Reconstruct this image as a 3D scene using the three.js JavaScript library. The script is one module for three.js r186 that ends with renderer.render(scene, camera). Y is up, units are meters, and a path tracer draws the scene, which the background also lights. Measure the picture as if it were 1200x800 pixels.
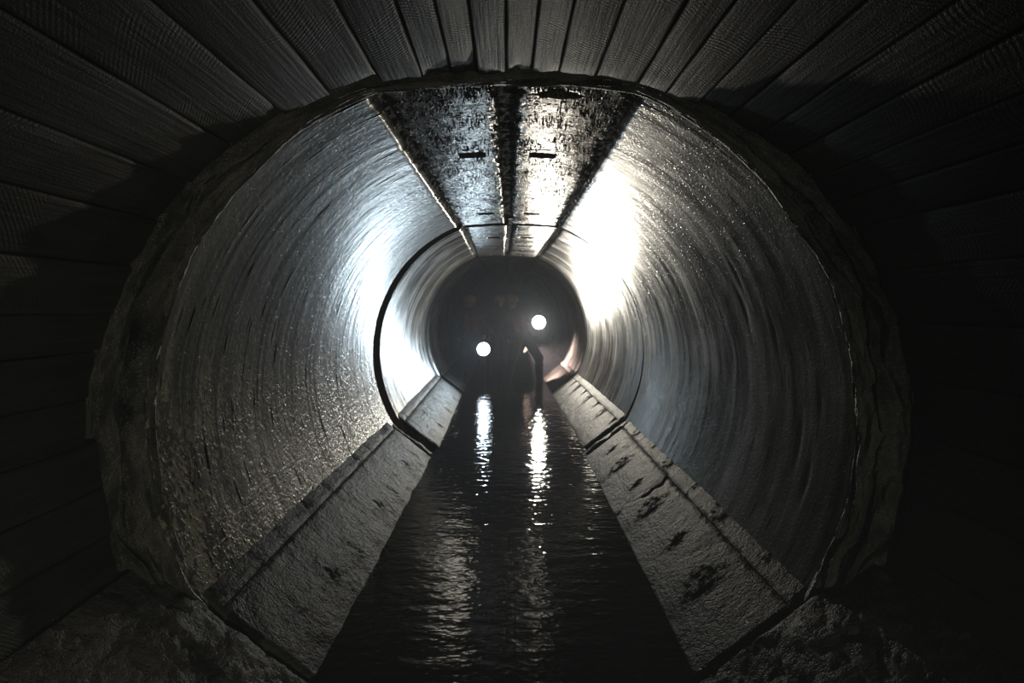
import * as THREE from 'three';
import { mergeGeometries } from 'three/addons/utils/BufferGeometryUtils.js';
import { ImprovedNoise } from 'three/addons/math/ImprovedNoise.js';
import { MarchingCubes } from 'three/addons/objects/MarchingCubes.js';
import { RoundedBoxGeometry } from 'three/addons/geometries/RoundedBoxGeometry.js';

// ---------------------------------------------------------------- camera, darkness, exposure
const scene = new THREE.Scene();
scene.background = new THREE.Color(0, 0, 0);
const camera = new THREE.PerspectiveCamera(53.13, 1.5, 0.05, 120);
camera.position.set(0, 1.55, 0);
camera.rotation.order = 'YXZ';
camera.rotation.set(-0.05, -0.00875, 0);
scene.add(camera);
const renderer = new THREE.WebGLRenderer({ antialias: true });
renderer.toneMapping = THREE.LinearToneMapping;
renderer.toneMappingExposure = 1.0;
renderer.shadowMap.enabled = true;
scene.fog = new THREE.FogExp2(new THREE.Color(0.76, 0.83, 1.0), 0.020);   // thin damp mist in the bore
const LAMP_WARM = { color: [1.0, 0.93, 0.78], power: 42, angle: 0.72, soft: 0.22 };
const LAMP_COOL = { color: [0.72, 0.89, 1.0], power: 12, angle: 0.50 };
const LAMP_PINK = { color: [1.0, 0.72, 0.60], power: 70, angle: 0.9 };

// ---------------------------------------------------------------- small helpers
let seedState = 12345;
const rnd = () => { seedState = (seedState + 0x6d2b79f5) | 0; let t = Math.imul(seedState ^ (seedState >>> 15), 1 | seedState); t = (t + Math.imul(t ^ (t >>> 7), 61 | t)) ^ t; return ((t ^ (t >>> 14)) >>> 0) / 4294967296; };
const rr = (a, b) => a + (b - a) * rnd();
const perlin = new ImprovedNoise();
const n3 = (x, y, z) => perlin.noise(x + 31.7, y + 17.3, z + 53.1);
const fbm3 = (x, y, z, o = 4) => { let s = 0, a = 1; for (let i = 0; i < o; i++) { s += a * n3(x, y, z); x *= 2.03; y *= 2.03; z *= 2.03; a *= 0.5; } return s; };
const clamp = THREE.MathUtils.clamp, lerp = THREE.MathUtils.lerp, sstep = THREE.MathUtils.smoothstep;
const RAD = Math.PI / 180;
const used = {};
const numbered = (n) => { const k = used[n] = (used[n] ?? -1) + 1; return k ? n + '_' + String(k).padStart(3, '0') : n; };
function mesh(name, geometry, material, parent) {
  const m = new THREE.Mesh(geometry, material);
  m.name = parent === scene ? numbered(name) : name;
  m.castShadow = m.receiveShadow = true;
  parent.add(m);
  return m;
}
function structure(name, label) { const g = new THREE.Group(); g.name = name; g.userData.kind = 'structure'; if (label) g.userData.label = label; scene.add(g); return g; }
function thing(name, label, category, group) { const g = new THREE.Group(); g.name = numbered(name); g.userData = { label, category }; if (group) g.userData.group = group; scene.add(g); return g; }

// ---------------------------------------------------------------- computed textures (tileable)
function tile(S, px, py, oct, gain, seed) {           // value noise, px by py cells across the tile
  const out = new Float32Array(S * S); let amp = 1, sum = 0, cx = px, cy = py, st = seed * 7919 + 13;
  const rn = () => { st = (Math.imul(st, 1664525) + 1013904223) | 0; return (st >>> 8) / 16777216; };
  for (let o = 0; o < oct && cx <= S / 2 && cy <= S / 2; o++) {
    const lat = new Float32Array(cx * cy); for (let i = 0; i < lat.length; i++) lat[i] = rn();
    for (let y = 0; y < S; y++) {
      const fy = (y / S) * cy, iy = Math.floor(fy), ty = fy - iy, sy = ty * ty * (3 - 2 * ty), r0 = (iy % cy) * cx, r1 = ((iy + 1) % cy) * cx;
      for (let x = 0; x < S; x++) {
        const fx = (x / S) * cx, ix = Math.floor(fx), tx = fx - ix, sx = tx * tx * (3 - 2 * tx), a = ix % cx, b = (ix + 1) % cx;
        const top = lat[r0 + a] + (lat[r0 + b] - lat[r0 + a]) * sx, bot = lat[r1 + a] + (lat[r1 + b] - lat[r1 + a]) * sx;
        out[y * S + x] += amp * (top + (bot - top) * sy);
      }
    }
    sum += amp; amp *= gain; cx *= 2; cy *= 2;
  }
  for (let i = 0; i < out.length; i++) out[i] /= sum;
  return out;
}
function pits(S, count, r0, r1, seed, stretch = 1) {   // round holes scattered over the tile, 1 inside
  const out = new Float32Array(S * S); let st = seed * 104729 + 7;
  const rn = () => { st = (Math.imul(st, 1664525) + 1013904223) | 0; return (st >>> 8) / 16777216; };
  for (let k = 0; k < count; k++) {
    const cx = rn() * S, cy = rn() * S, r = r0 + (r1 - r0) * rn() ** 3, ra = r * stretch;
    for (let y = -Math.ceil(r); y <= r; y++) for (let x = -Math.ceil(ra); x <= ra; x++) {
      const d = Math.hypot(x / stretch, y) / r; if (d > 1) continue;
      const i = ((Math.floor(cy + y) + S) % S) * S + ((Math.floor(cx + x) + S) % S);
      out[i] = Math.max(out[i], 1 - d * d);
    }
  }
  return out;
}
function grey(S, f, size) {
  const d = new Uint8Array(S * S * 4);
  for (let i = 0; i < S * S; i++) { const v = clamp(f(i), 0, 1) * 255; d[i * 4] = d[i * 4 + 1] = d[i * 4 + 2] = v; d[i * 4 + 3] = 255; }
  return texture(d, S, size, false);
}
function dullness(S, f, size) {                          // how much the wet surface shines, in the alpha channel
  const d = new Uint8Array(S * S * 4).fill(255);
  for (let i = 0; i < S * S; i++) d[i * 4 + 3] = clamp(f(i), 0, 1) * 255;
  return texture(d, S, size, false);
}
function coloured(S, f, size) {
  const d = new Uint8Array(S * S * 4), c = [0, 0, 0];
  for (let i = 0; i < S * S; i++) { f(i, c); for (let k = 0; k < 3; k++) d[i * 4 + k] = 255 * Math.pow(clamp(c[k], 0, 1), 1 / 2.2); d[i * 4 + 3] = 255; }
  return texture(d, S, size, true);
}
function texture(d, S, size, srgb) {
  const t = new THREE.DataTexture(d, S, S, THREE.RGBAFormat);
  t.wrapS = t.wrapT = THREE.RepeatWrapping; t.magFilter = t.minFilter = THREE.LinearFilter;
  t.repeat.set(1 / size, 1 / size); if (srgb) t.colorSpace = THREE.SRGBColorSpace; t.needsUpdate = true; return t;
}
const S = 1024;
const streakFine = tile(S, 10, 128, 3, 0.6, 1), streakWide = tile(S, 3, 26, 4, 0.55, 2), cloud = tile(S, 5, 5, 6, 0.55, 3), grain = tile(S, 256, 256, 2, 0.9, 4), blotch = tile(S, 12, 12, 5, 0.6, 5);
const gouge = pits(S, 260, 2, 6, 6, 6), holes = pits(S, 2000, 2.5, 10, 7), speck = pits(S, 2400, 1.5, 5, 8);
const std = (o) => new THREE.MeshPhysicalMaterial({ metalness: 0, ...o });
const mLining = std({
  map: coloured(S, (i, c) => { const v = 0.13 + 0.14 * (streakWide[i] - 0.5) + 0.14 * (cloud[i] - 0.5) + 0.06 * (streakFine[i] - 0.5) - 0.09 * gouge[i]; c[0] = v; c[1] = v * 0.985; c[2] = v * 0.94; }, 2),
  bumpMap: grey(S, (i) => 0.5 + 0.25 * (streakFine[i] - 0.5) + 0.15 * (streakWide[i] - 0.5) + 0.75 * (grain[i] - 0.5) + 0.3 * (blotch[i] - 0.5) - 0.9 * gouge[i] + 0.8 * speck[i], 2), bumpScale: 0.0012, specularIntensity: 0.10, specularIntensityMap: dullness(S, (i) => 0.8 + 1.0 * (streakFine[i] - 0.5) + 0.9 * (streakWide[i] - 0.5) + 1.2 * (blotch[i] - 0.5) - 0.9 * gouge[i], 2),
  roughnessMap: grey(S, (i) => 0.23 + 0.2 * (cloud[i] - 0.5) + 0.25 * (streakWide[i] - 0.5) + 0.4 * gouge[i] + 0.15 * (grain[i] - 0.5), 2), roughness: 1, vertexColors: true,
});
// the first left-hand segment is splashed with olive mud below mid height (u is the arc from the crown, v the way along; one tile of 5.12 m)
const SN = 2048, NS = 5.12, mudCloud = tile(SN, 20, 26, 7, 0.72, 21), mudFine = tile(SN, 200, 200, 3, 0.8, 22), runs = tile(SN, 4, 120, 4, 0.55, 23), scuff = pits(SN, 700, 2, 7, 24, 7), sparkle = pits(SN, 5000, 1.2, 2.6, 25);
const paintedGlint = new Float32Array(SN * SN);                  // wet glints painted in as a few long pale lines above the bench
{ const line = (u0, v0, v1, w) => { const n = Math.round((v1 - v0) / NS * SN); for (let k = 0; k < n; k++) { if (rnd() < 0.22) k += Math.floor(rnd() * 14); const v = Math.floor(v0 / NS * SN + k), u = Math.floor((u0 + 0.004 * Math.sin(k * 0.01)) / NS * SN); for (let q = 0; q < w + 2; q++) paintedGlint[(v % SN) * SN + u + q] = 1; } };
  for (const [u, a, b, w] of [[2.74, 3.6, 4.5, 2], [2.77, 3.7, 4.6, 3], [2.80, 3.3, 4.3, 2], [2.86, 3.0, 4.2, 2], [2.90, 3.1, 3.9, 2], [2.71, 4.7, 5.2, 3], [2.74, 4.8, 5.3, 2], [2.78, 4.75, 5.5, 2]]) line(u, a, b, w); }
const muddy = (i) => { const arc = (i % SN) / SN * NS, edge = 2.2 + 0.9 * (mudCloud[(i * 7) % (SN * SN)] - 0.5); return sstep(arc + 0.9 * (runs[i] - 0.5), 1.95, 2.45) * sstep(mudCloud[i] + 0.9 * (mudFine[i] - 0.5), 0.42, 0.68); };
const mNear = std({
  map: coloured(SN, (i, c) => { const m = muddy(i), low = sstep((i % SN) / SN * NS, 1.8, 2.6), v = lerp(0.09 + 0.26 * (runs[i] - 0.5) + 0.05 * (mudFine[i] - 0.5), 0.05 + 0.05 * (mudFine[i] - 0.5), low) - 0.12 * scuff[i]; c[0] = lerp(v, 0.26 + 0.3 * (mudFine[i] - 0.5), m); c[1] = lerp(v * 0.985, 0.245 + 0.28 * (mudFine[i] - 0.5), m); c[2] = lerp(v * 0.93, 0.19 + 0.22 * (mudFine[i] - 0.5), m); if (paintedGlint[i]) { c[0] = 0.75; c[1] = 0.72; c[2] = 0.64; } }, NS),
  bumpMap: grey(SN, (i) => 0.4 + 0.25 * (runs[i] - 0.5) + 0.3 * (mudFine[i] - 0.5) + 0.3 * muddy(i) * mudFine[i] - 0.3 * scuff[i] + 0.35 * sparkle[i] + 0.5 * paintedGlint[i], NS), bumpScale: 0.004,
  specularIntensityMap: dullness(SN, (i) => 0.6 - 0.4 * muddy(i) * (1 - mudFine[i]) + 1.3 * (runs[i] - 0.5) - 1.0 * scuff[i] + sparkle[i] + paintedGlint[i], NS), specularIntensity: 0.16, roughness: 0.25, vertexColors: true,
});
const mPanel = std({
  map: coloured(S, (i, c) => { const v = 0.07 + 0.06 * (cloud[i] - 0.5) + 0.04 * (streakFine[i] - 0.5) - 0.09 * holes[i] - 0.04 * speck[i]; c[0] = v; c[1] = v; c[2] = v * 0.96; }, 1.5),
  bumpMap: grey(S, (i) => 0.72 + 0.3 * (streakFine[i] - 0.5) + 0.3 * (grain[i] - 0.5) + 0.35 * (blotch[i] - 0.5) - 0.7 * Math.min(1, holes[i] * 1.5) - 0.3 * speck[i], 1.5), bumpScale: 0.0030, specularIntensity: 0.10, specularIntensityMap: dullness(S, (i) => 0.9 + 0.9 * (cloud[i] - 0.5) - 1.6 * holes[i] - 0.6 * speck[i], 1.5),
  roughnessMap: grey(S, (i) => 0.22 + 0.25 * (cloud[i] - 0.5) + 0.7 * holes[i], 1.5), roughness: 1, vertexColors: true,
});
const mGroove = std({ color: new THREE.Color(0.02, 0.02, 0.02), roughness: 0.8, bumpMap: grey(S, (i) => blotch[i] * 0.7 + grain[i] * 0.3, 1), bumpScale: 0.03 });
const mMortar = std({
  map: coloured(S, (i, c) => { const v = 0.045 + 0.16 * (streakWide[i] - 0.45) + 0.12 * (blotch[i] - 0.5); c[0] = v; c[1] = v * 0.97; c[2] = v * 0.9; }, 1.2),
  bumpMap: grey(S, (i) => 0.5 + 0.7 * (streakWide[i] - 0.5) + 0.5 * (blotch[i] - 0.5) + 0.3 * (grain[i] - 0.5), 1.2), bumpScale: 0.02, roughness: 0.5, vertexColors: true,
});
const benchRough = tile(S, 50, 50, 4, 0.8, 9), brush = tile(S, 90, 9, 3, 0.6, 10);
const mBench = std({
  map: coloured(S, (i, c) => { const v = 0.075 + 0.13 * (cloud[i] - 0.5) + 0.12 * (benchRough[i] - 0.5) - 0.05 * speck[i]; c[0] = v; c[1] = v * 0.95; c[2] = v * 0.92; }, 1.3),
  bumpMap: grey(S, (i) => 0.6 + 1.1 * (benchRough[i] - 0.5) + 0.3 * (grain[i] - 0.5) + 0.25 * (brush[i] - 0.5) - 0.35 * speck[i], 1.3), bumpScale: 0.006, specularIntensity: 0.085, specularIntensityMap: dullness(S, (i) => 0.5 + 2.6 * (cloud[i] - 0.5) + 1.0 * (benchRough[i] - 0.5), 1.3),
  roughnessMap: grey(S, (i) => 0.42 + 0.4 * (cloud[i] - 0.5) + 0.2 * (benchRough[i] - 0.5), 1.3), roughness: 1, vertexColors: true,
});
const woodGrain = tile(S, 90, 3, 4, 0.6, 11), woodWide = tile(S, 9, 2, 4, 0.6, 12);
const sawMarks = new Float32Array(S * S);
for (let y = 0; y < S; y++) for (let x = 0; x < S; x++) { const d = Math.hypot(x - S / 2, y % S) / S; sawMarks[y * S + x] = 0.5 + 0.5 * Math.sin(2 * Math.PI * 50 * ((y / S) + 0.2 * Math.sin(2 * Math.PI * x / S))) * sstep(cloud[y * S + x], 0.48, 0.62); }
const plankMats = [0, 1, 2].map((k) => std({
  map: k ? null : null, color: new THREE.Color([0.030, 0.026, 0.022][k], [0.0295, 0.026, 0.022][k], [0.027, 0.024, 0.0205][k]),
  bumpMap: null, roughness: 0.5, specularIntensity: 0.25,
}));
{
  const col = coloured(S, (i, c) => { const v = 0.72 + 0.8 * (woodGrain[i] - 0.5) + 0.7 * (woodWide[i] - 0.5) + 0.5 * (cloud[i] - 0.5); c[0] = v; c[1] = v; c[2] = v * 0.97; }, 1);
  const bmp = grey(S, (i) => 0.5 + 0.6 * (woodGrain[i] - 0.5) + 0.4 * (woodWide[i] - 0.5) + 0.14 * (sawMarks[i] - 0.5) + 0.25 * (grain[i] - 0.5), 1);
  for (const m of plankMats) { m.map = col; m.bumpMap = bmp; m.bumpScale = 0.003; }
}
const chopA = tile(S, 14, 20, 3, 0.5, 13), chopB = tile(S, 40, 64, 2, 0.5, 14);
const mWater = std({ color: new THREE.Color(0.006, 0.006, 0.006), roughness: 0.03, ior: 1.33, bumpMap: grey(S, (i) => 0.7 * chopA[i] + 0.4 * chopB[i], 1.7), bumpScale: 0.005 });

// ---------------------------------------------------------------- the bore: a round lining with a flattened crown
const R = 1.44, YC = 1.06, CROWN = 21 * RAD;
const offsetX = (s) => s < 7.32 ? 0.03 * clamp((s - 2.7) / 4.6, 0, 1) : 0.065 - 0.055 * clamp((s - 7.32) / 5.1, 0, 1);
function liningR(phi) {                                 // distance from the axis to the inner face
  const a = Math.abs(phi); if (a >= CROWN) return R;
  const c = Math.cos(CROWN), y = R * (c + 0.3 * (Math.cos(a) - c));
  return y / Math.cos(a);
}
const at = (phi, s, r, dx = 0) => new THREE.Vector3(offsetX(s) + dx + r * Math.sin(phi), YC + r * Math.cos(phi), -s);
// a slab: inner face f(u, v) over a grid, with edges going back by thick along the outward direction
function slab(nu, nv, f, thick, flip, shade) {
  const W = nu + 1, H = nv + 1, pos = [], uv = [], col = [], idx = [], inner = [], outer = [];
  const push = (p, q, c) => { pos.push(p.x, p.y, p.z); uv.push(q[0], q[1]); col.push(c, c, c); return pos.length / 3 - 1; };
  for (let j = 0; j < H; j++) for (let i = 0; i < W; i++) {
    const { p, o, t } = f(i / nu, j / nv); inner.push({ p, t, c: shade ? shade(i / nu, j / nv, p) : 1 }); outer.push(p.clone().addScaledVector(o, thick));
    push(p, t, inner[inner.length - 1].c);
  }
  const quad = (a, b, c, d) => flip ? idx.push(a, c, b, b, c, d) : idx.push(a, b, c, b, d, c);
  for (let j = 0; j < nv; j++) for (let i = 0; i < nu; i++) { const a = j * W + i; quad(a, a + 1, a + W, a + W + 1); }
  const edge = (list, rev) => {
    const base = pos.length / 3;
    for (const k of list) { push(inner[k].p, inner[k].t, inner[k].c); push(outer[k], [inner[k].t[0] + thick, inner[k].t[1] + thick], 0.8); }
    for (let k = 0; k + 1 < list.length; k++) { const a = base + 2 * k; (rev ? quad(a + 1, a, a + 3, a + 2) : quad(a, a + 1, a + 2, a + 3)); }
  };
  const bottom = [], top = [], left = [], right = [];
  for (let i = 0; i < W; i++) { bottom.push(i); top.push((H - 1) * W + i); }
  for (let j = 0; j < H; j++) { left.push(j * W); right.push(j * W + W - 1); }
  edge(bottom, true); edge(top, false); edge(left, false); edge(right, true);
  { // plain back face
    const b = pos.length / 3, kk = [0, W - 1, (H - 1) * W, (H - 1) * W + W - 1];
    const back = []; const st = Math.max(1, Math.floor(nu / 12)); for (let i = 0; i <= nu; i += st) back.push(i); if (back[back.length - 1] !== nu) back.push(nu);
    for (const row of [0, H - 1]) for (const i of back) push(outer[row * W + i], [0, 0], 0.8);
    for (let i = 0; i + 1 < back.length; i++) { const a = b + i; quad(a + 1, a, a + back.length + 1, a + back.length); }
  }
  const g = new THREE.BufferGeometry();
  g.setAttribute('position', new THREE.Float32BufferAttribute(pos, 3)); g.setAttribute('uv', new THREE.Float32BufferAttribute(uv, 2)); g.setAttribute('color', new THREE.Float32BufferAttribute(col, 3));
  g.setIndex(idx); g.computeVertexNormals(); return g;
}

const wallLeft = structure('wall_left'), wallRight = structure('wall_right'), ceiling = structure('ceiling'), floor = structure('floor');
const SEGMENTS = [[2.73, 7.27, 0], [7.40, 12.36, 0.0], [12.43, 17.45, 0.01], [17.52, 22.6, -0.02], [22.67, 28.0, -0.03]];
const BENCH_PHI = 118.7 * RAD, WALL_END = 127 * RAD;

// dents and hand-worked dishes on the right-hand wall: [phi, s, size along phi (m), size along s, depth]
const DENTS = [[76, 3.55, 0.16, 0.035, 0.006], [70, 3.9, 0.16, 0.04, 0.006], [62, 3.8, 0.14, 0.035, 0.005], [82, 4.3, 0.14, 0.04, 0.004], [97, 3.3, 0.16, 0.035, 0.006], [103, 3.15, 0.14, 0.035, 0.006], [88, 3.1, 0.12, 0.03, 0.004]];
function wallSegment(side, s0, s1, dx, index, parent) {
  const nv = index === 0 ? 230 : index === 1 ? 150 : 60, nu = index === 0 ? 150 : index === 1 ? 100 : 50, phi0 = CROWN + 0.010, phi1 = WALL_END, L = s1 - s0;
  const off = index * 13.7 + (side > 0 ? 5.1 : 0);
  const g = slab(nu, nv, (u, v) => {
    const phi = side * lerp(phi0, phi1, u), s = s0 + L * v, arc = R * (phi0 + (phi1 - phi0) * u);
    let d = 0.0012 * n3(arc * 1.1, s * 7, off) + 0.0009 * fbm3(arc * 3, s * 11, off + 4, 3) + 0.006 * n3(arc * 0.7, s * 0.8, off + 9);
    d += 0.004 * Math.max(0, n3(arc * 2, s * 5, off + 2) - 0.35);
    if (side > 0 && index === 0) for (const [a, b, wa, ws, dep] of DENTS) { const q = ((arc - R * a * RAD) / wa) ** 2 + ((s - b) / ws) ** 2; if (q < 6) d += dep * Math.exp(-q * 1.4) * Math.cos(q); }
    const e = Math.min(s - s0, s1 - s, (arc - R * phi0) * 1.2); // worn edges
    d += 0.02 * Math.max(0, 1 - e / 0.035) ** 2 + 0.018 * Math.max(0, 1 - e / 0.05) * Math.max(0, fbm3(arc * 7, s * 7, off + 20, 3) + 0.1);
    const o = new THREE.Vector3(Math.sin(phi), Math.cos(phi), 0);
    return { p: at(phi, s, R + d, dx), o, t: [arc + off * 0.37, s + off * 0.71] };
  }, 0.12, side < 0, (u, v, p) => {
    const low = 1 - sstep(p.y, 0.55, 1.35);
    const mud = clamp(0.5 + 1.6 * fbm3(p.z * 3.2, p.y * 3.4, off + 30, 4), 0, 1);
    return side < 0 && index === 0 ? 1 : 1 + 0.3 * low * (mud - 0.5);
  });
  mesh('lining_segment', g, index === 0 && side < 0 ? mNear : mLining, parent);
}
function ceilingPanel(side, s0, s1, dx, index) {
  const L = s1 - s0, nv = index === 0 ? 460 : index === 1 ? 200 : 60, nu = index === 0 ? 52 : 26, x0 = 0.036, x1 = R * Math.sin(CROWN) - 0.012, off = index * 7.3 + (side > 0 ? 3.3 : 0);
  const pockets = [[0.205, s0 + 1.27], [0.215, s1 - 0.80]];
  const g = slab(nu, nv, (u, v) => {
    const xx = lerp(x0, x1, u), s = s0 + L * v, phi = Math.asin(xx / R), r0 = liningR(phi);
    let y = r0 * Math.cos(phi);
    let d = 0.002 * n3(xx * 4, s * 2, off) + 0.001 * fbm3(xx * 14, s * 14, off + 3, 3);
    for (const [px, ps] of pockets) { const q = Math.max(Math.abs(xx - px + 0.01 * n3(s * 30, 1, off)) / 0.066, Math.abs(s - ps + 0.012 * n3(xx * 40, 2, off)) / 0.055); d += 0.055 * (1 - sstep(q, 0.85, 1.1)); }
    if (side > 0 && index === 0) { const q = Math.hypot((xx - 0.22) / 0.08, (s - 2.86) / 0.05) + 0.5 * fbm3(xx * 22, s * 22, 3, 2); d += 0.045 * (1 - sstep(q, 0.7, 1.15)); }
    if (index === 0) { const q = Math.abs(s - 3.86 + 0.01 * n3(xx * 9, 5, off)) / 0.008; if (xx < 0.26) d += 0.004 * Math.max(0, 1 - q); }
    const e = Math.min(s - s0, s1 - s, xx - x0, x1 - xx);
    d += 0.018 * Math.max(0, 1 - e / 0.022) ** 2 + 0.03 * Math.max(0, 1 - e / 0.05) * Math.max(0, fbm3(xx * 16, s * 9, off + 20, 3) + 0.05);
    return { p: new THREE.Vector3(offsetX(s) + dx + side * xx, YC + y + d, -s), o: new THREE.Vector3(0, 1, 0), t: [xx * side + off, s + off * 0.71] };
  }, 0.1, side < 0);
  mesh('ceiling_panel', g, mPanel, ceiling);
}
function seamFill(x, s0, s1, dx, width, depth, name, seed) { // rough filling deep in a lengthwise seam of the crown
  const L = s1 - s0, g = slab(6, Math.round(L * 45), (u, v) => {
    const xx = x + (u - 0.5) * width, s = s0 + L * v, phi = Math.asin(xx / R), y = liningR(phi) * Math.cos(phi);
    const d = depth + 0.014 * fbm3(xx * 40, s * 22, seed, 3) + 0.01 * n3(s * 26, u * 2, seed + 3);
    return { p: new THREE.Vector3(offsetX(s) + dx + xx, YC + y + d, -s), o: new THREE.Vector3(0, 1, 0), t: [xx + seed, s] };
  }, 0.06, false);
  mesh(name, g, mGroove, ceiling);
}
SEGMENTS.forEach(([s0, s1, dx], i) => {
  wallSegment(-1, s0, s1, dx, i, wallLeft); wallSegment(1, s0, s1, dx, i, wallRight);
  ceilingPanel(-1, s0, s1, dx, i); ceilingPanel(1, s0, s1, dx, i);
  if (i < 3) {
    seamFill(0, s0, s1, dx, 0.10, 0.075, 'groove_lining', 1 + i);
    seamFill(R * Math.sin(CROWN), s0, s1, dx, 0.06, 0.035, 'seam_mortar', 11 + i); seamFill(-R * Math.sin(CROWN), s0, s1, dx, 0.06, 0.035, 'seam_mortar', 21 + i);
  }
});
{ // lime drips hanging from the crown panels, thickest by the mouth of the lining
  const N = 4200, drip = new THREE.ConeGeometry(1, 1, 6, 1).rotateX(Math.PI).translate(0, -0.35, 0), im = new THREE.InstancedMesh(drip, mGroove, N), m = new THREE.Matrix4();
  for (let k = 0; k < N; k++) {
    let s, x, t = 0; do { s = 2.78 + 4.2 * rnd() ** 1.35; x = rr(0.05, 0.49); t++; } while (t < 20 && n3(x * 9, s * 4, 40) + 0.35 * n3(x * 3, s * 1.3, 44) < -0.16);
    const side = rnd() < 0.5 ? -1 : 1, phi = Math.asin(x / R), w = rr(0.0025, 0.0065), h = rr(0.006, 0.022);
    m.makeScale(w, h, w).setPosition(offsetX(s) + side * x, YC + liningR(phi) * Math.cos(phi) + 0.003, -s); im.setMatrixAt(k, m);
  }
  im.name = 'lime_drips'; im.userData.kind = 'stuff'; ceiling.add(im);
}
// dark mortar deep in each ring joint
for (let i = 0; i + 1 < SEGMENTS.length; i++) for (const side of [-1, 1]) {
  const s0 = SEGMENTS[i][1] - 0.02, s1 = SEGMENTS[i + 1][0] + 0.02;
  const g = slab(120, 4, (u, v) => {
    const phi = side * lerp(0, WALL_END, u), s = lerp(s0, s1, v), d = 0.055 + 0.02 * fbm3(phi * 9, s * 20, i + side, 3);
    return { p: at(phi, s, liningR(phi) + d), o: new THREE.Vector3(Math.sin(phi), Math.cos(phi), 0), t: [phi * R, s] };
  }, 0.04, side < 0);
  mesh('joint_mortar', g, mMortar, side < 0 ? wallLeft : wallRight);
}

// ---------------------------------------------------------------- the timber-boarded stretch round the camera
const PL_END = 2.60;
const profile = [[0, 1.362], [10, 1.375], [20, 1.415], [35, 1.465], [53, 1.52], [70, 1.56], [90, 1.575], [110, 1.57], [130, 1.56]];
function plankR(phi) {
  const a = Math.abs(phi) / RAD; let k = 0; while (k + 2 < profile.length && profile[k + 1][0] < a) k++;
  const [a0, r0] = profile[k], [a1, r1] = profile[k + 1]; return lerp(r0, r1, clamp((a - a0) / (a1 - a0), 0, 1));
}
function plank(phiA, phiB, parent, k) {
  const gap = 0.0018, s0 = -2.2, s1 = PL_END + rr(-0.05, 0.03), lift = rr(-0.005, 0.005), tiltA = rr(-0.006, 0.006), bow = rr(-0.003, 0.003), du = rr(0, 5), dv = rr(0, 5);
  const A = at(phiA, 0, plankR(phiA)), B = at(phiB, 0, plankR(phiB)); A.z = B.z = 0;
  const along = B.clone().sub(A), w = along.length() - gap * 2; along.normalize();
  const out = new THREE.Vector3(-along.y, along.x, 0); if (out.dot(new THREE.Vector3(A.x, A.y - YC, 0)) < 0) out.negate();
  const right = phiB > phiA;
  const US = [0, 0.012, 0.03, 0.07, 0.35, 0.65, 0.93, 0.97, 0.988, 1];
  const g = slab(9, 70, (uu, v) => {
    const u = US[Math.round(uu * 9)], s = s0 + (s1 - s0) * v, t = gap + u * w, e = Math.min(u, 1 - u) * w;
    let d = lift + tiltA * (u - 0.5) + bow * Math.sin(v * 3 + k) + 0.004 * n3(s * 2.3, k * 3.1, u * 2) + 0.004 * Math.max(0, 1 - e / 0.005) + 0.014 * Math.max(0, 1 - (s1 - s) / 0.05) * Math.max(0, n3(k * 5.3, u * 4, s * 8) + 0.2);
    const wob = 0.004 * n3(s * 3, k * 7.7, u < 0.5 ? 0 : 9) * (u < 0.5 ? 1 : 1);
    return { p: A.clone().addScaledVector(along, t + wob).addScaledVector(out, d).setZ(-s), o: out, t: [du + t, dv + s] };
  }, 0.05, !right);
  mesh('plank', g, plankMats[Math.floor(rnd() * 3)], parent);
}
const leftCuts = [0, -4.5, -8.5, -13, -19.5, -27, -34.5, -43, -51, -58, -65.5, -72.6, -78, -84.5, -91, -97.5, -104, -111, -118, -124];
const rightCuts = [0, 4, 8.2, 14, 20.5, 25, 30, 35, 40, 45, 50, 54.5, 59, 66, 74, 82, 90, 98, 106, 114, 122];
for (const cuts of [leftCuts, rightCuts]) for (let i = 0; i + 1 < cuts.length; i++) plank(cuts[i] * RAD, cuts[i + 1] * RAD, Math.abs(cuts[i + 1]) < 21 ? ceiling : cuts === leftCuts ? wallLeft : wallRight, i + (cuts === leftCuts ? 0 : 40));

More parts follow.
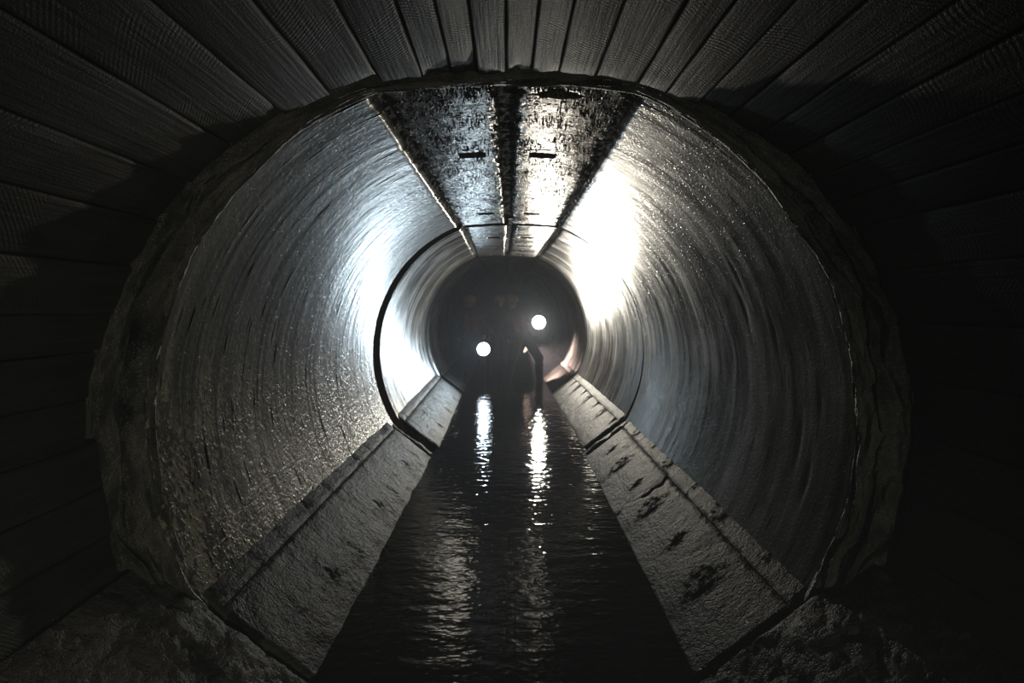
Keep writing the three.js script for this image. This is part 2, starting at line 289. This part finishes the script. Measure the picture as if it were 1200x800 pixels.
// ---------------------------------------------------------------- the ragged mortar collar where the boards meet the lining
{
  const collar = structure('trim_1');
  for (const side of [-1, 1]) {
    const nu = 420, nv = 64;
    const g = slab(nu, nv, (u, v) => {
      const phi = side * u * 121 * RAD, rp = plankR(phi), rl = liningR(phi), big = clamp((rp - rl + 0.03) / 0.12, 0.3, 1);
      const arc = phi * 1.5, lip = 0.003 + 0.016 * sstep(phi, 0.2, 0.4) * (1 - sstep(phi, 0.9, 1.3));
      // from behind the board ends, over a lumpy fold, to the lip of the lining
      const path = [[rp + 0.045, PL_END - 0.05], [rp + 0.04, PL_END + 0.01], [rp + 0.03, PL_END + 0.03], [lerp(rp, rl, 0.2) - 0.018 * big, PL_END + 0.045], [lerp(rp, rl, 0.45) + 0.01, PL_END + 0.075], [lerp(rp, rl, 0.7) - 0.01, PL_END + 0.105], [rl - lip * big, PL_END + 0.128], [rl - lip * 0.7 * big, PL_END + 0.165], [rl + 0.012, PL_END + 0.215]];
      const k = Math.min(path.length - 2, Math.floor(v * (path.length - 1))), f = v * (path.length - 1) - k, ff = f * f * (3 - 2 * f);
      let r = lerp(path[k][0], path[k + 1][0], lerp(f, ff, 0.5)), s = lerp(path[k][1], path[k + 1][1], f);
      const amp = big * Math.sin(Math.PI * clamp(v * 0.92 + 0.08, 0, 1));
      const fold = n3(arc * 2.2, v * 7 + 0.6 * n3(arc * 1.5, v * 2, side), side * 4), fine = fbm3(arc * 7, v * 14, side * 8, 3);
      r += amp * (0.075 * fold + 0.03 * fine); s += amp * (0.05 * n3(arc * 2.6, v * 5, side * 14) + 0.022 * fine);
      r += 0.05 * big * Math.max(0, n3(arc * 1.7, 3, side * 5) - 0.15) * (v < 0.5 ? 1 : 0.2);
      return { p: at(phi, s, r), o: new THREE.Vector3(Math.sin(phi), Math.cos(phi), -0.3).normalize(), t: [arc, v * 0.5] };
    }, 0.05, side < 0, (u, v) => 1);
    mesh('mortar_collar', g, mMortar, collar);
  }
}

// ---------------------------------------------------------------- benches, kerbs, channel
const BX = 0.79, TOPX = R * Math.sin(BENCH_PHI), TOPY = YC + R * Math.cos(BENCH_PHI);
function benchPiece(side, t0, t1, s0, s1, dx, o = {}) {     // t: 0 at the wall, 1 at the water
  const { name = 'bench_slab', rough = 0.006, drop = 0, seed = 0, cell = 0.025, mat = mBench, shade } = o, L = s1 - s0;
  const ext = t1 >= 1 ? 0.16 : 0, W = Math.hypot(TOPX - BX, TOPY), down = new THREE.Vector3(side * (TOPX - BX), TOPY, 0).normalize(), nrm = new THREE.Vector3(-side * TOPY, TOPX - BX, 0).normalize();
  const nu = Math.max(4, Math.round((Math.abs(t1 - t0) * W + ext) / cell)), nv = Math.max(4, Math.round(L / cell));
  const g = slab(nu, nv, (u, v) => {
    const t = lerp(t0, t1 + ext / W, u), s = s0 + L * v, x = t * W;
    let q = -drop + rough * fbm3(x * 4, s * 4, seed, 4) + rough * 0.4 * fbm3(x * 16, s * 16, seed + 5, 3);
    const e = Math.min(s - s0, s1 - s, (t - t0) * W + (t0 < 0.02 ? 1 : 0), t1 >= 1 ? 1 : (t1 - t) * W);
    q -= 0.006 * Math.max(0, 1 - e / 0.007) ** 2 + 0.010 * Math.max(0, 1 - e / 0.03) * Math.max(0, fbm3(x * 9, s * 9, seed + 20, 3) + 0.05);
    if (o.mound) q += o.mound(t, s);
    let along = (1 - t) * W, p = new THREE.Vector3(side * BX + dx + offsetX(s), 0, -s).addScaledVector(down, Math.max(along, 0)).addScaledVector(nrm, q);
    if (along < 0) p.add(new THREE.Vector3(-side * -along * 0.12, along, 0)); // nose of the bench going down into the water
    const wob = 0.006 * fbm3(s * 2.2, 3, seed + side * 7, 3) * sstep(t, 0.75, 1); p.x += side * wob;
    return { p, o: nrm.clone().negate(), t: [x + seed * 0.31, s + seed * 0.17] };
  }, 0.12, side > 0, shade);
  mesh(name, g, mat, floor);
}
const wetNose = (lo) => (u, v, p) => lo;
SEGMENTS.forEach(([s0, s1, dx], i) => {
  const cell = i === 0 ? 0.016 : i === 1 ? 0.03 : 0.08;
  for (const side of [-1, 1]) {
    const a = s0 + (i ? 0.10 : 0.06), b = s1 - (i < 2 ? 0.24 : 0.05), left = side < 0;
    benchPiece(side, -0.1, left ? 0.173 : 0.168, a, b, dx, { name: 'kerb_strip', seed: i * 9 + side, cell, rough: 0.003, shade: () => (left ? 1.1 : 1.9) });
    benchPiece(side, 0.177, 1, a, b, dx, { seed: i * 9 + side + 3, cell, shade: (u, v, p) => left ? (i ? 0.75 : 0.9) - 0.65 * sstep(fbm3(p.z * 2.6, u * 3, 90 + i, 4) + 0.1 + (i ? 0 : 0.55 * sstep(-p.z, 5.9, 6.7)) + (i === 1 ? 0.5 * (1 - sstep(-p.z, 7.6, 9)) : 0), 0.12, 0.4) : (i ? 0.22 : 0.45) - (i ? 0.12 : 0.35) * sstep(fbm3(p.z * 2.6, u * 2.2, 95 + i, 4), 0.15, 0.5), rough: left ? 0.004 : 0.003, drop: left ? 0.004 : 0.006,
      mound: (t, s) => (i === 0 ? (left ? -0.007 * sstep(t, 0.6, 0.8) * (0.5 + 0.9 * fbm3(s * 2.4, t * 5, 7, 3)) + 0.004 * Math.max(0, n3(s * 5, t * 4, 3)) : -0.018 * Math.max(0, 1 - Math.abs(s - 5.0 - 0.1 * n3(t * 6, 2, 1)) / 0.03) * (t < 0.6 ? 1 : 0.3)) : 0) });
    if (i < 2) for (let k = 0; k < 1; k++) benchPiece(side, -0.05, 1, b + 0.12, b + 0.22, dx, { name: 'joint_filler', seed: 40 + i + side, cell: 0.02, rough: 0.018, drop: left ? 0.02 : 0.012 });
  }
});
// muddy benches of the boarded stretch
for (const side of [-1, 1]) benchPiece(side, -0.42, 1, -2.2, 2.735, 0, { seed: 60 + side, cell: 0.016, rough: 0.012, name: 'mud_bench',
  mound: (t, s) => 0.02 * Math.max(0, n3(s * 2.1, t * 3, 60 + side)) + 0.018 * Math.exp(-(((s - 2.5) / 0.2) ** 2)) * (0.5 + fbm3(s * 4, t * 5, side, 3)) * (t < 0.6 ? 1 : 0.4) - 0.012 * Math.max(0, 1 - Math.abs(n3(s * 3, t * 4.5, 70 + side)) / 0.05) });
{
  const bed = new THREE.BoxGeometry(1.9, 0.2, 31); bed.translate(0, -0.22, -13.2); mesh('channel_bed', bed, new THREE.MeshStandardMaterial({ color: new THREE.Color(0.02, 0.019, 0.016), roughness: 0.9 }), floor);
}
// the ground behind boards, lining and benches closes the bore all round; ends are shut where it bends away
for (const side of [-1, 1]) {
  const g = slab(40, 1, (u, v) => { const phi = side * Math.PI * u, s = lerp(-2.4, 28.3, v); return { p: new THREE.Vector3(1.75 * Math.sin(phi), YC + 1.75 * Math.cos(phi), -s), o: new THREE.Vector3(Math.sin(phi), Math.cos(phi), 0), t: [phi, s] }; }, 0.1, side < 0);
  mesh('outer_shell', g, mGroove, side < 0 ? wallLeft : wallRight);
}
for (const [name, z] of [['wall_front', -28.2], ['wall_back', 2.3]]) {
  const w = structure(name), d = new THREE.CylinderGeometry(1.78, 1.78, 0.2, 48); d.rotateX(Math.PI / 2); d.translate(0, YC, z); mesh('end_face', d, mGroove, w);
}
// ---------------------------------------------------------------- water
{
  const nu = 60, nv = 1500, s0 = -2.2, s1 = 28, pos = [], uv = [], idx = [];
  for (let j = 0; j <= nv; j++) { const s = s0 + (s1 - s0) * Math.pow(j / nv, 1.25);
    for (let i = 0; i <= nu; i++) {
      const x = lerp(-0.84, 0.84, i / nu), near = 1 - sstep(s, 5, 9);
      const h = 0.0010 * n3(x * 5, s * 6, 3) + (0.0008 + 0.0009 * near) * n3(x * 4.2 + 0.5 * s, s * 13, 8) + 0.0022 * near * n3(x * 2, s * 3, 11);
      pos.push(x + offsetX(s) * 0.5, h, -s); uv.push(x, s);
    } }
  for (let j = 0; j < nv; j++) for (let i = 0; i < nu; i++) { const a = j * (nu + 1) + i; idx.push(a, a + 1, a + nu + 1, a + 1, a + nu + 2, a + nu + 1); }
  const g = new THREE.BufferGeometry(); g.setAttribute('position', new THREE.Float32BufferAttribute(pos, 3)); g.setAttribute('uv', new THREE.Float32BufferAttribute(uv, 2)); g.setIndex(idx); g.computeVertexNormals();
  const w = mesh('water', g, mWater, scene); w.userData = { kind: 'stuff', label: 'dark rippling water running down the channel between the two benches' };
}

// ---------------------------------------------------------------- people
function surface(bones, res, smooth) {                   // tapered capsules joined with a smooth minimum, meshed
  const lo = new THREE.Vector3(1e9, 1e9, 1e9), hi = lo.clone().negate();
  for (const [a, b, ra, rb, sq] of bones) for (const [p, r] of [[a, ra], [b, rb]]) for (let k = 0; k < 3; k++) { lo.setComponent(k, Math.min(lo.getComponent(k), p[k] - r - 0.04)); hi.setComponent(k, Math.max(hi.getComponent(k), p[k] + r + 0.04)); }
  const half = Math.max(hi.x - lo.x, hi.y - lo.y, hi.z - lo.z) / 2, mid = lo.clone().add(hi).multiplyScalar(0.5);
  const mc = new MarchingCubes(res, new THREE.MeshBasicMaterial(), false, false, 120000); mc.isolation = 0;
  const N = res, h2 = N / 2;
  for (let z = 0; z < N; z++) for (let y = 0; y < N; y++) for (let x = 0; x < N; x++) {
    const X = mid.x + ((x - h2) / h2) * half, Y = mid.y + ((y - h2) / h2) * half, Z = mid.z + ((z - h2) / h2) * half;
    let d = 1e3;
    if (X > lo.x && X < hi.x && Y > lo.y && Y < hi.y && Z > lo.z && Z < hi.z) for (const [a, b, ra, rb, flat = 1] of bones) {
      const bx = b[0] - a[0], by = b[1] - a[1], bz = (b[2] - a[2]) * flat, px = X - a[0], py = Y - a[1], pz = (Z - a[2]) * flat;
      const L = bx * bx + by * by + bz * bz, t = L > 1e-9 ? Math.min(1, Math.max(0, (px * bx + py * by + pz * bz) / L)) : 0;
      const e = Math.sqrt((px - t * bx) ** 2 + (py - t * by) ** 2 + (pz - t * bz) ** 2) - (ra + (rb - ra) * t);
      const k = Math.max(0, smooth - Math.abs(d - e)) / smooth; d = Math.min(d, e) - (d > 100 ? 0 : k * k * smooth * 0.25);
    } else d = 0.5;
    mc.field[x + y * N + z * N * N] = -d;
  }
  mc.update();
  const n = mc.count ?? mc.geometry.drawRange.count, p = mc.positionArray.slice(0, n * 3), nn = mc.normalArray.slice(0, n * 3);
  for (let i = 0; i < n; i++) for (let k = 0; k < 3; k++) p[i * 3 + k] = mid.getComponent(k) + p[i * 3 + k] * half;
  const g = new THREE.BufferGeometry(); g.setAttribute('position', new THREE.BufferAttribute(p, 3)); g.setAttribute('normal', new THREE.BufferAttribute(nn, 3)); return g;
}
const V = (a, b, t) => a.map((v, i) => lerp(v, b[i], t));
function handBones(wrist, dir, palmN, side) {            // palm and five bent fingers; dir: along the hand, palmN: where the palm faces
  const d = new THREE.Vector3(...dir).normalize(), n = new THREE.Vector3(...palmN).normalize(), a = d.clone().cross(n).multiplyScalar(side).normalize(), w = new THREE.Vector3(...wrist);
  const P = (x, y, z) => w.clone().addScaledVector(d, x).addScaledVector(a, y).addScaledVector(n, z).toArray();
  const b = [[P(-0.03, 0, 0), P(0.03, 0, 0), 0.026, 0.026], [P(0.03, 0.022, 0), P(0.085, 0.026, 0), 0.016, 0.013], [P(0.03, -0.022, 0), P(0.085, -0.026, 0), 0.016, 0.013], [P(0.03, 0, 0), P(0.088, 0, 0), 0.017, 0.014]];
  [[0.03, 0.07], [0.01, 0.08], [-0.011, 0.074], [-0.031, 0.058]].forEach(([y, l]) => { const k = P(0.088, y, 0), m = P(0.088 + l * 0.4, y, 0.018), e = P(0.088 + l * 0.45, y, 0.05), f = P(0.088 + l * 0.15, y, 0.062); b.push([k, m, 0.0095, 0.009], [m, e, 0.009, 0.0085], [e, f, 0.0085, 0.008]); });
  b.push([P(0.02, 0.026, 0.006), P(0.05, 0.05, 0.024), 0.014, 0.011], [P(0.05, 0.05, 0.024), P(0.078, 0.044, 0.046), 0.011, 0.009]);
  return b;
}
function headBones(c, look) {                            // skull, jaw, nose, lips, brow, ears; look: the way the face points
  const f = new THREE.Vector3(...look).normalize(), r = new THREE.Vector3(0, 1, 0).cross(f).normalize(), u = f.clone().cross(r).normalize();
  const P = (x, y, z) => new THREE.Vector3(...c).addScaledVector(r, x).addScaledVector(u, y).addScaledVector(f, z).toArray();
  return [[P(0, 0.03, -0.02), P(0, 0.035, 0.01), 0.088, 0.082], [P(0, -0.03, 0.03), P(0, -0.075, 0.05), 0.062, 0.034], [P(-0.035, -0.06, 0.03), P(0.035, -0.06, 0.03), 0.036, 0.036], [P(0, 0.0, 0.088), P(0, -0.03, 0.112), 0.01, 0.015],
    [P(-0.045, 0.012, 0.076), P(0.045, 0.012, 0.076), 0.014, 0.014], [P(-0.02, -0.06, 0.082), P(0.02, -0.06, 0.082), 0.009, 0.009], [P(-0.082, -0.01, -0.005), P(-0.086, 0.02, -0.015), 0.014, 0.016], [P(0.082, -0.01, -0.005), P(0.086, 0.02, -0.015), 0.014, 0.016],
    [P(0, -0.06, -0.01), P(0, -0.14, -0.02), 0.054, 0.056]];
}
const mSkin = new THREE.MeshStandardMaterial({ color: new THREE.Color(0.36, 0.22, 0.16), roughness: 0.55 });
const cloth = (r, g, b, rough = 0.8) => new THREE.MeshStandardMaterial({ color: new THREE.Color(r, g, b), roughness: rough });
const mRubber = cloth(0.012, 0.012, 0.013, 0.35), mDark = cloth(0.018, 0.019, 0.024), mNavy = cloth(0.016, 0.02, 0.035), mRed = cloth(0.22, 0.02, 0.02, 0.6), mYellow = cloth(0.55, 0.40, 0.10, 0.35), mWhite = cloth(0.5, 0.47, 0.40, 0.35);
function makePerson(label, J, { jacket, helmet, vest }) {
  const t = thing('person', label, 'person');
  const legs = (s, ex) => { const [h, k, a] = [J['hip' + s], J['knee' + s], J['ankle' + s]]; return [[h, k, 0.095 + ex, 0.066 + ex], [k, V(k, a, 0.35), 0.056 + ex, 0.056 + ex], [V(k, a, 0.35), a, 0.056 + ex, 0.038 + ex]]; };
  const arms = (s, ex) => [[J['shoulder' + s], J['elbow' + s], 0.055 + ex, 0.042 + ex], [J['elbow' + s], J['wrist' + s], 0.042 + ex, 0.028 + ex]];
  const torso = (ex) => [[J.hipL, J.hipR, 0.095 + ex, 0.095 + ex, 1.1], [J.pelvis, J.waist, 0.125 + ex, 0.115 + ex, 1.25], [J.waist, J.chest, 0.118 + ex, 0.138 + ex, 1.25], [V(J.chest, J.shoulderL, 0.55), V(J.chest, J.shoulderR, 0.55), 0.115 + ex, 0.115 + ex, 1.2], [J.shoulderL, J.shoulderR, 0.058 + ex, 0.058 + ex], [J.chest, J.neck, 0.09 + ex, 0.055 + ex]];
  const foot = (s, ex) => { const a = J['ankle' + s], f = J['toe' + s]; return [[a, [a[0], a[1] - 0.05, a[2] - 0.02], 0.045 + ex, 0.04 + ex], [[a[0], a[1] - 0.05, a[2] - 0.02], f, 0.04 + ex, 0.032 + ex]]; };
  const body = surface([...torso(0), ...legs('L', 0), ...legs('R', 0), ...arms('L', 0), ...arms('R', 0), [J.neck, J.head, 0.055, 0.06], ...foot('L', 0), ...foot('R', 0)], 96, 0.05);
  const head = surface(headBones(J.head, J.look), 70, 0.022);
  const handL = surface(handBones(J.wristL, J.handL, J.palmL, 1), 60, 0.008), handR = surface(handBones(J.wristR, J.handR, J.palmR, -1), 60, 0.008);
  mesh('body', mergeGeometries([body, head, handL, handR]), mSkin, t);
  mesh('jacket', surface([...torso(0.022), ...arms('L', 0.018), ...arms('R', 0.018)], 96, 0.05), jacket, t);
  mesh('waders', surface([[J.hipL, J.hipR, 0.118, 0.118, 1.1], [J.pelvis, V(J.pelvis, J.waist, 0.7), 0.15, 0.145, 1.25], ...legs('L', 0.026), ...legs('R', 0.026)], 88, 0.04), mDark, t);
  for (const s of ['L', 'R']) mesh('boot', surface([[V(J['knee' + s], J['ankle' + s], 0.35), J['ankle' + s], 0.092, 0.072], ...foot(s, 0.016)], 56, 0.03), mRubber, t);
  const hat = new THREE.LatheGeometry([[0.0001, 0.118], [0.04, 0.114], [0.08, 0.096], [0.107, 0.064], [0.118, 0.02], [0.12, 0.0], [0.142, -0.006], [0.142, -0.011], [0.116, -0.006], [0.112, 0.02], [0.1, 0.06], [0.0001, 0.11]].map(([x, y]) => new THREE.Vector2(x, y)), 40);
  const peak = new THREE.CylinderGeometry(0.1, 0.1, 0.007, 28, 1, false, -1.1, 2.2); peak.scale(1, 1, 0.75); peak.translate(0, -0.009, 0.098);
  const ridge = new THREE.TorusGeometry(0.108, 0.012, 8, 24, Math.PI); ridge.rotateY(Math.PI / 2);
  const hm = mesh('hard_hat', mergeGeometries([hat, peak, ridge].map((g) => g.toNonIndexed())), helmet, t);
  hm.position.set(J.head[0], J.head[1] + 0.035, J.head[2]); hm.rotation.y = Math.atan2(J.look[0], J.look[2]); hm.scale.set(1.02, 1.05, 1.1);
  if (vest) for (const s of [-1, 1]) {
    const shp = new THREE.Shape(); shp.moveTo(-0.045, -0.2); shp.lineTo(0.045, -0.2); shp.lineTo(0.05, 0.05); shp.lineTo(0.03, 0.17); shp.lineTo(-0.03, 0.17); shp.lineTo(-0.05, 0.05);
    const v = new THREE.ExtrudeGeometry(shp, { depth: 0.012, bevelEnabled: true, bevelSize: 0.006, bevelThickness: 0.006, bevelSegments: 2 });
    const m = mesh('vest_panel', v, mRed, t); m.position.set(lerp(J.waist[0], J.chest[0], 0.5) + s * 0.088, lerp(J.waist[1], J.chest[1], 0.55), J.chest[2] + 0.128); m.rotation.z = Math.atan2(J.waist[0] - J.chest[0], J.chest[1] - J.waist[1]);
  }
  return t;
}
// L is the person's own left, at the right in the picture (they face the camera)
const Z1 = -14.4, Z2 = -15.0, Z3 = -14.2;
makePerson('person at the left of the channel in yellow hard hat, one foot on the bench', {
  hipL: [-0.61, 0.93, Z1], hipR: [-0.79, 0.94, Z1], kneeL: [-0.53, 0.48, Z1 + 0.08], kneeR: [-0.90, 0.56, Z1 + 0.12], ankleL: [-0.50, -0.02, Z1], ankleR: [-0.95, 0.215, Z1 + 0.02], toeL: [-0.46, -0.085, Z1 + 0.17], toeR: [-0.97, 0.165, Z1 + 0.19],
  pelvis: [-0.70, 0.97, Z1], waist: [-0.715, 1.12, Z1], chest: [-0.735, 1.33, Z1 + 0.01], neck: [-0.745, 1.52, Z1 + 0.02], head: [-0.755, 1.65, Z1 + 0.04], look: [0.05, -0.05, 1],
  shoulderL: [-0.55, 1.44, Z1], shoulderR: [-0.93, 1.43, Z1], elbowL: [-0.44, 1.20, Z1 - 0.07], elbowR: [-1.02, 1.17, Z1 - 0.02], wristL: [-0.46, 1.0, Z1 + 0.11], wristR: [-1.0, 0.95, Z1 + 0.10], handL: [0.0, -0.9, 0.35], handR: [0.05, -0.9, 0.3], palmL: [-0.9, 0, -0.3], palmR: [0.9, 0, -0.3],
}, { jacket: mNavy, helmet: mYellow, vest: true });
makePerson('person in a white hard hat standing behind the other two in mid channel', {
  hipL: [-0.05, 0.88, Z2], hipR: [-0.23, 0.88, Z2], kneeL: [-0.03, 0.43, Z2 + 0.05], kneeR: [-0.25, 0.43, Z2 + 0.02], ankleL: [-0.02, -0.02, Z2], ankleR: [-0.27, -0.02, Z2 - 0.03], toeL: [0.0, -0.085, Z2 + 0.17], toeR: [-0.3, -0.085, Z2 + 0.14],
  pelvis: [-0.14, 0.95, Z2], waist: [-0.14, 1.10, Z2], chest: [-0.14, 1.32, Z2 + 0.01], neck: [-0.14, 1.52, Z2 + 0.02], head: [-0.14, 1.66, Z2 + 0.04], look: [-0.1, -0.05, 1],
  shoulderL: [0.045, 1.44, Z2], shoulderR: [-0.325, 1.44, Z2], elbowL: [0.14, 1.17, Z2 + 0.03], elbowR: [-0.38, 1.16, Z2], wristL: [0.28, 0.98, Z2 + 0.16], wristR: [-0.38, 0.92, Z2 + 0.1], handL: [0.35, -0.8, 0.3], handR: [0, -0.9, 0.3], palmL: [-0.8, -0.3, 0.1], palmR: [0.9, 0, -0.2],
}, { jacket: mDark, helmet: mWhite });
makePerson('person at the right in yellow hard hat, legs apart, holding out the dazzling lamp', {
  hipL: [0.44, 0.90, Z3], hipR: [0.26, 0.91, Z3], kneeL: [0.68, 0.50, Z3 + 0.10], kneeR: [0.13, 0.47, Z3 + 0.05], ankleL: [0.70, 0.0, Z3 + 0.02], ankleR: [0.035, -0.02, Z3], toeL: [0.74, -0.075, Z3 + 0.18], toeR: [0.0, -0.085, Z3 + 0.17],
  pelvis: [0.34, 0.97, Z3], waist: [0.31, 1.12, Z3 + 0.01], chest: [0.25, 1.33, Z3 + 0.03], neck: [0.17, 1.52, Z3 + 0.05], head: [0.135, 1.65, Z3 + 0.08], look: [0.15, -0.1, 1],
  shoulderL: [0.42, 1.46, Z3 + 0.02], shoulderR: [0.05, 1.40, Z3 + 0.03], elbowL: [0.60, 1.15, Z3 + 0.02], elbowR: [-0.03, 1.14, Z3 + 0.03], wristL: [0.655, 1.13, Z3 + 0.24], wristR: [0.03, 0.93, Z3 + 0.14], handL: [0.05, 0.1, 1], handR: [0.1, -0.9, 0.3], palmL: [-0.3, 0.9, 0], palmR: [0.9, 0, -0.2],
}, { jacket: cloth(0.06, 0.012, 0.012), helmet: mYellow, vest: true });

// ---------------------------------------------------------------- hand lamps
function makeLamp(label, pos, aim, spec, glow) {
  const t = thing('hand_lamp', label, 'lamp', undefined);
  t.position.set(...pos); t.scale.setScalar(glow > 1.5 ? 1.7 : 0.8); t.lookAt(new THREE.Vector3(...aim));
  const P = (pts) => new THREE.LatheGeometry(pts.map(([x, y]) => new THREE.Vector2(x, y)), 40).rotateX(Math.PI / 2);
  const black = cloth(0.015, 0.015, 0.016, 0.4);
  mesh('housing', P([[0.0001, -0.2], [0.035, -0.2], [0.042, -0.19], [0.045, -0.12], [0.06, -0.08], [0.088, -0.02], [0.09, 0.0], [0.084, 0.0], [0.08, -0.015], [0.0001, -0.02]]), black, t);
  mesh('bezel', new THREE.TorusGeometry(0.088, 0.007, 10, 40), cloth(0.3, 0.22, 0.02, 0.4), t);
  const lens = new THREE.CylinderGeometry(0.08, 0.08, 0.006, 40).rotateX(Math.PI / 2).translate(0, 0, -0.006);
  mesh('lamp_lens', lens, new THREE.MeshStandardMaterial({ color: 0x111111, emissive: new THREE.Color(...spec.color), emissiveIntensity: glow, roughness: 0.1 }), t);
  const grip = new THREE.TubeGeometry(new THREE.CatmullRomCurve3([[0, 0.06, -0.05], [0, 0.105, -0.06], [0, 0.115, -0.11], [0, 0.105, -0.17], [0, 0.045, -0.185]].map((p) => new THREE.Vector3(...p))), 24, 0.011, 10);
  mesh('handle', grip, black, t);
  mesh('switch', new RoundedBoxGeometry(0.016, 0.014, 0.026, 2, 0.004).translate(0, 0.126, -0.09), cloth(0.4, 0.03, 0.02, 0.4), t);
  const L = new THREE.SpotLight(new THREE.Color(...spec.color), spec.power, 0, spec.angle, spec.soft ?? 0.8, 2);
  L.position.set(0, 0, 0.03); L.castShadow = true; L.shadow.radius = 3; t.add(L); L.target.position.set(0, 0, 2); t.add(L.target); L.name = 'lamp_beam'; L.target.name = 'beam_aim';
  return t;
}
makeLamp('dazzling warm white hand lamp held out at chest height by the right person', [0.655, 1.25, -13.62], [-0.6, 0.5, -6], LAMP_WARM, 25);
makeLamp('bluish white hand lamp hanging low in the hand of the left person', [-0.465, 0.69, -14.04], [-1.40, 1.2, -9.5], LAMP_COOL, 20);
makeLamp('reddish hand lamp of the person behind, turned to the right-hand bench', [0.46, 0.68, -14.86], [1.2, 0.2, -14.5], LAMP_PINK, 2);

makeLamp('added dim yellowish fill lamp, out of view on the right bench behind the viewpoint, lens facing ahead', [1.10, 0.36, 1.4], [-0.8, 0.6, -2.6], { color: [1.0, 0.95, 0.70], power: 9, angle: 0.70 }, 1);  // unseen fill lamp, added to lift the dark collar and lower left boards
scene.traverse((o) => { if (o.isMesh) { o.castShadow = true; o.receiveShadow = true; } });
renderer.render(scene, camera);
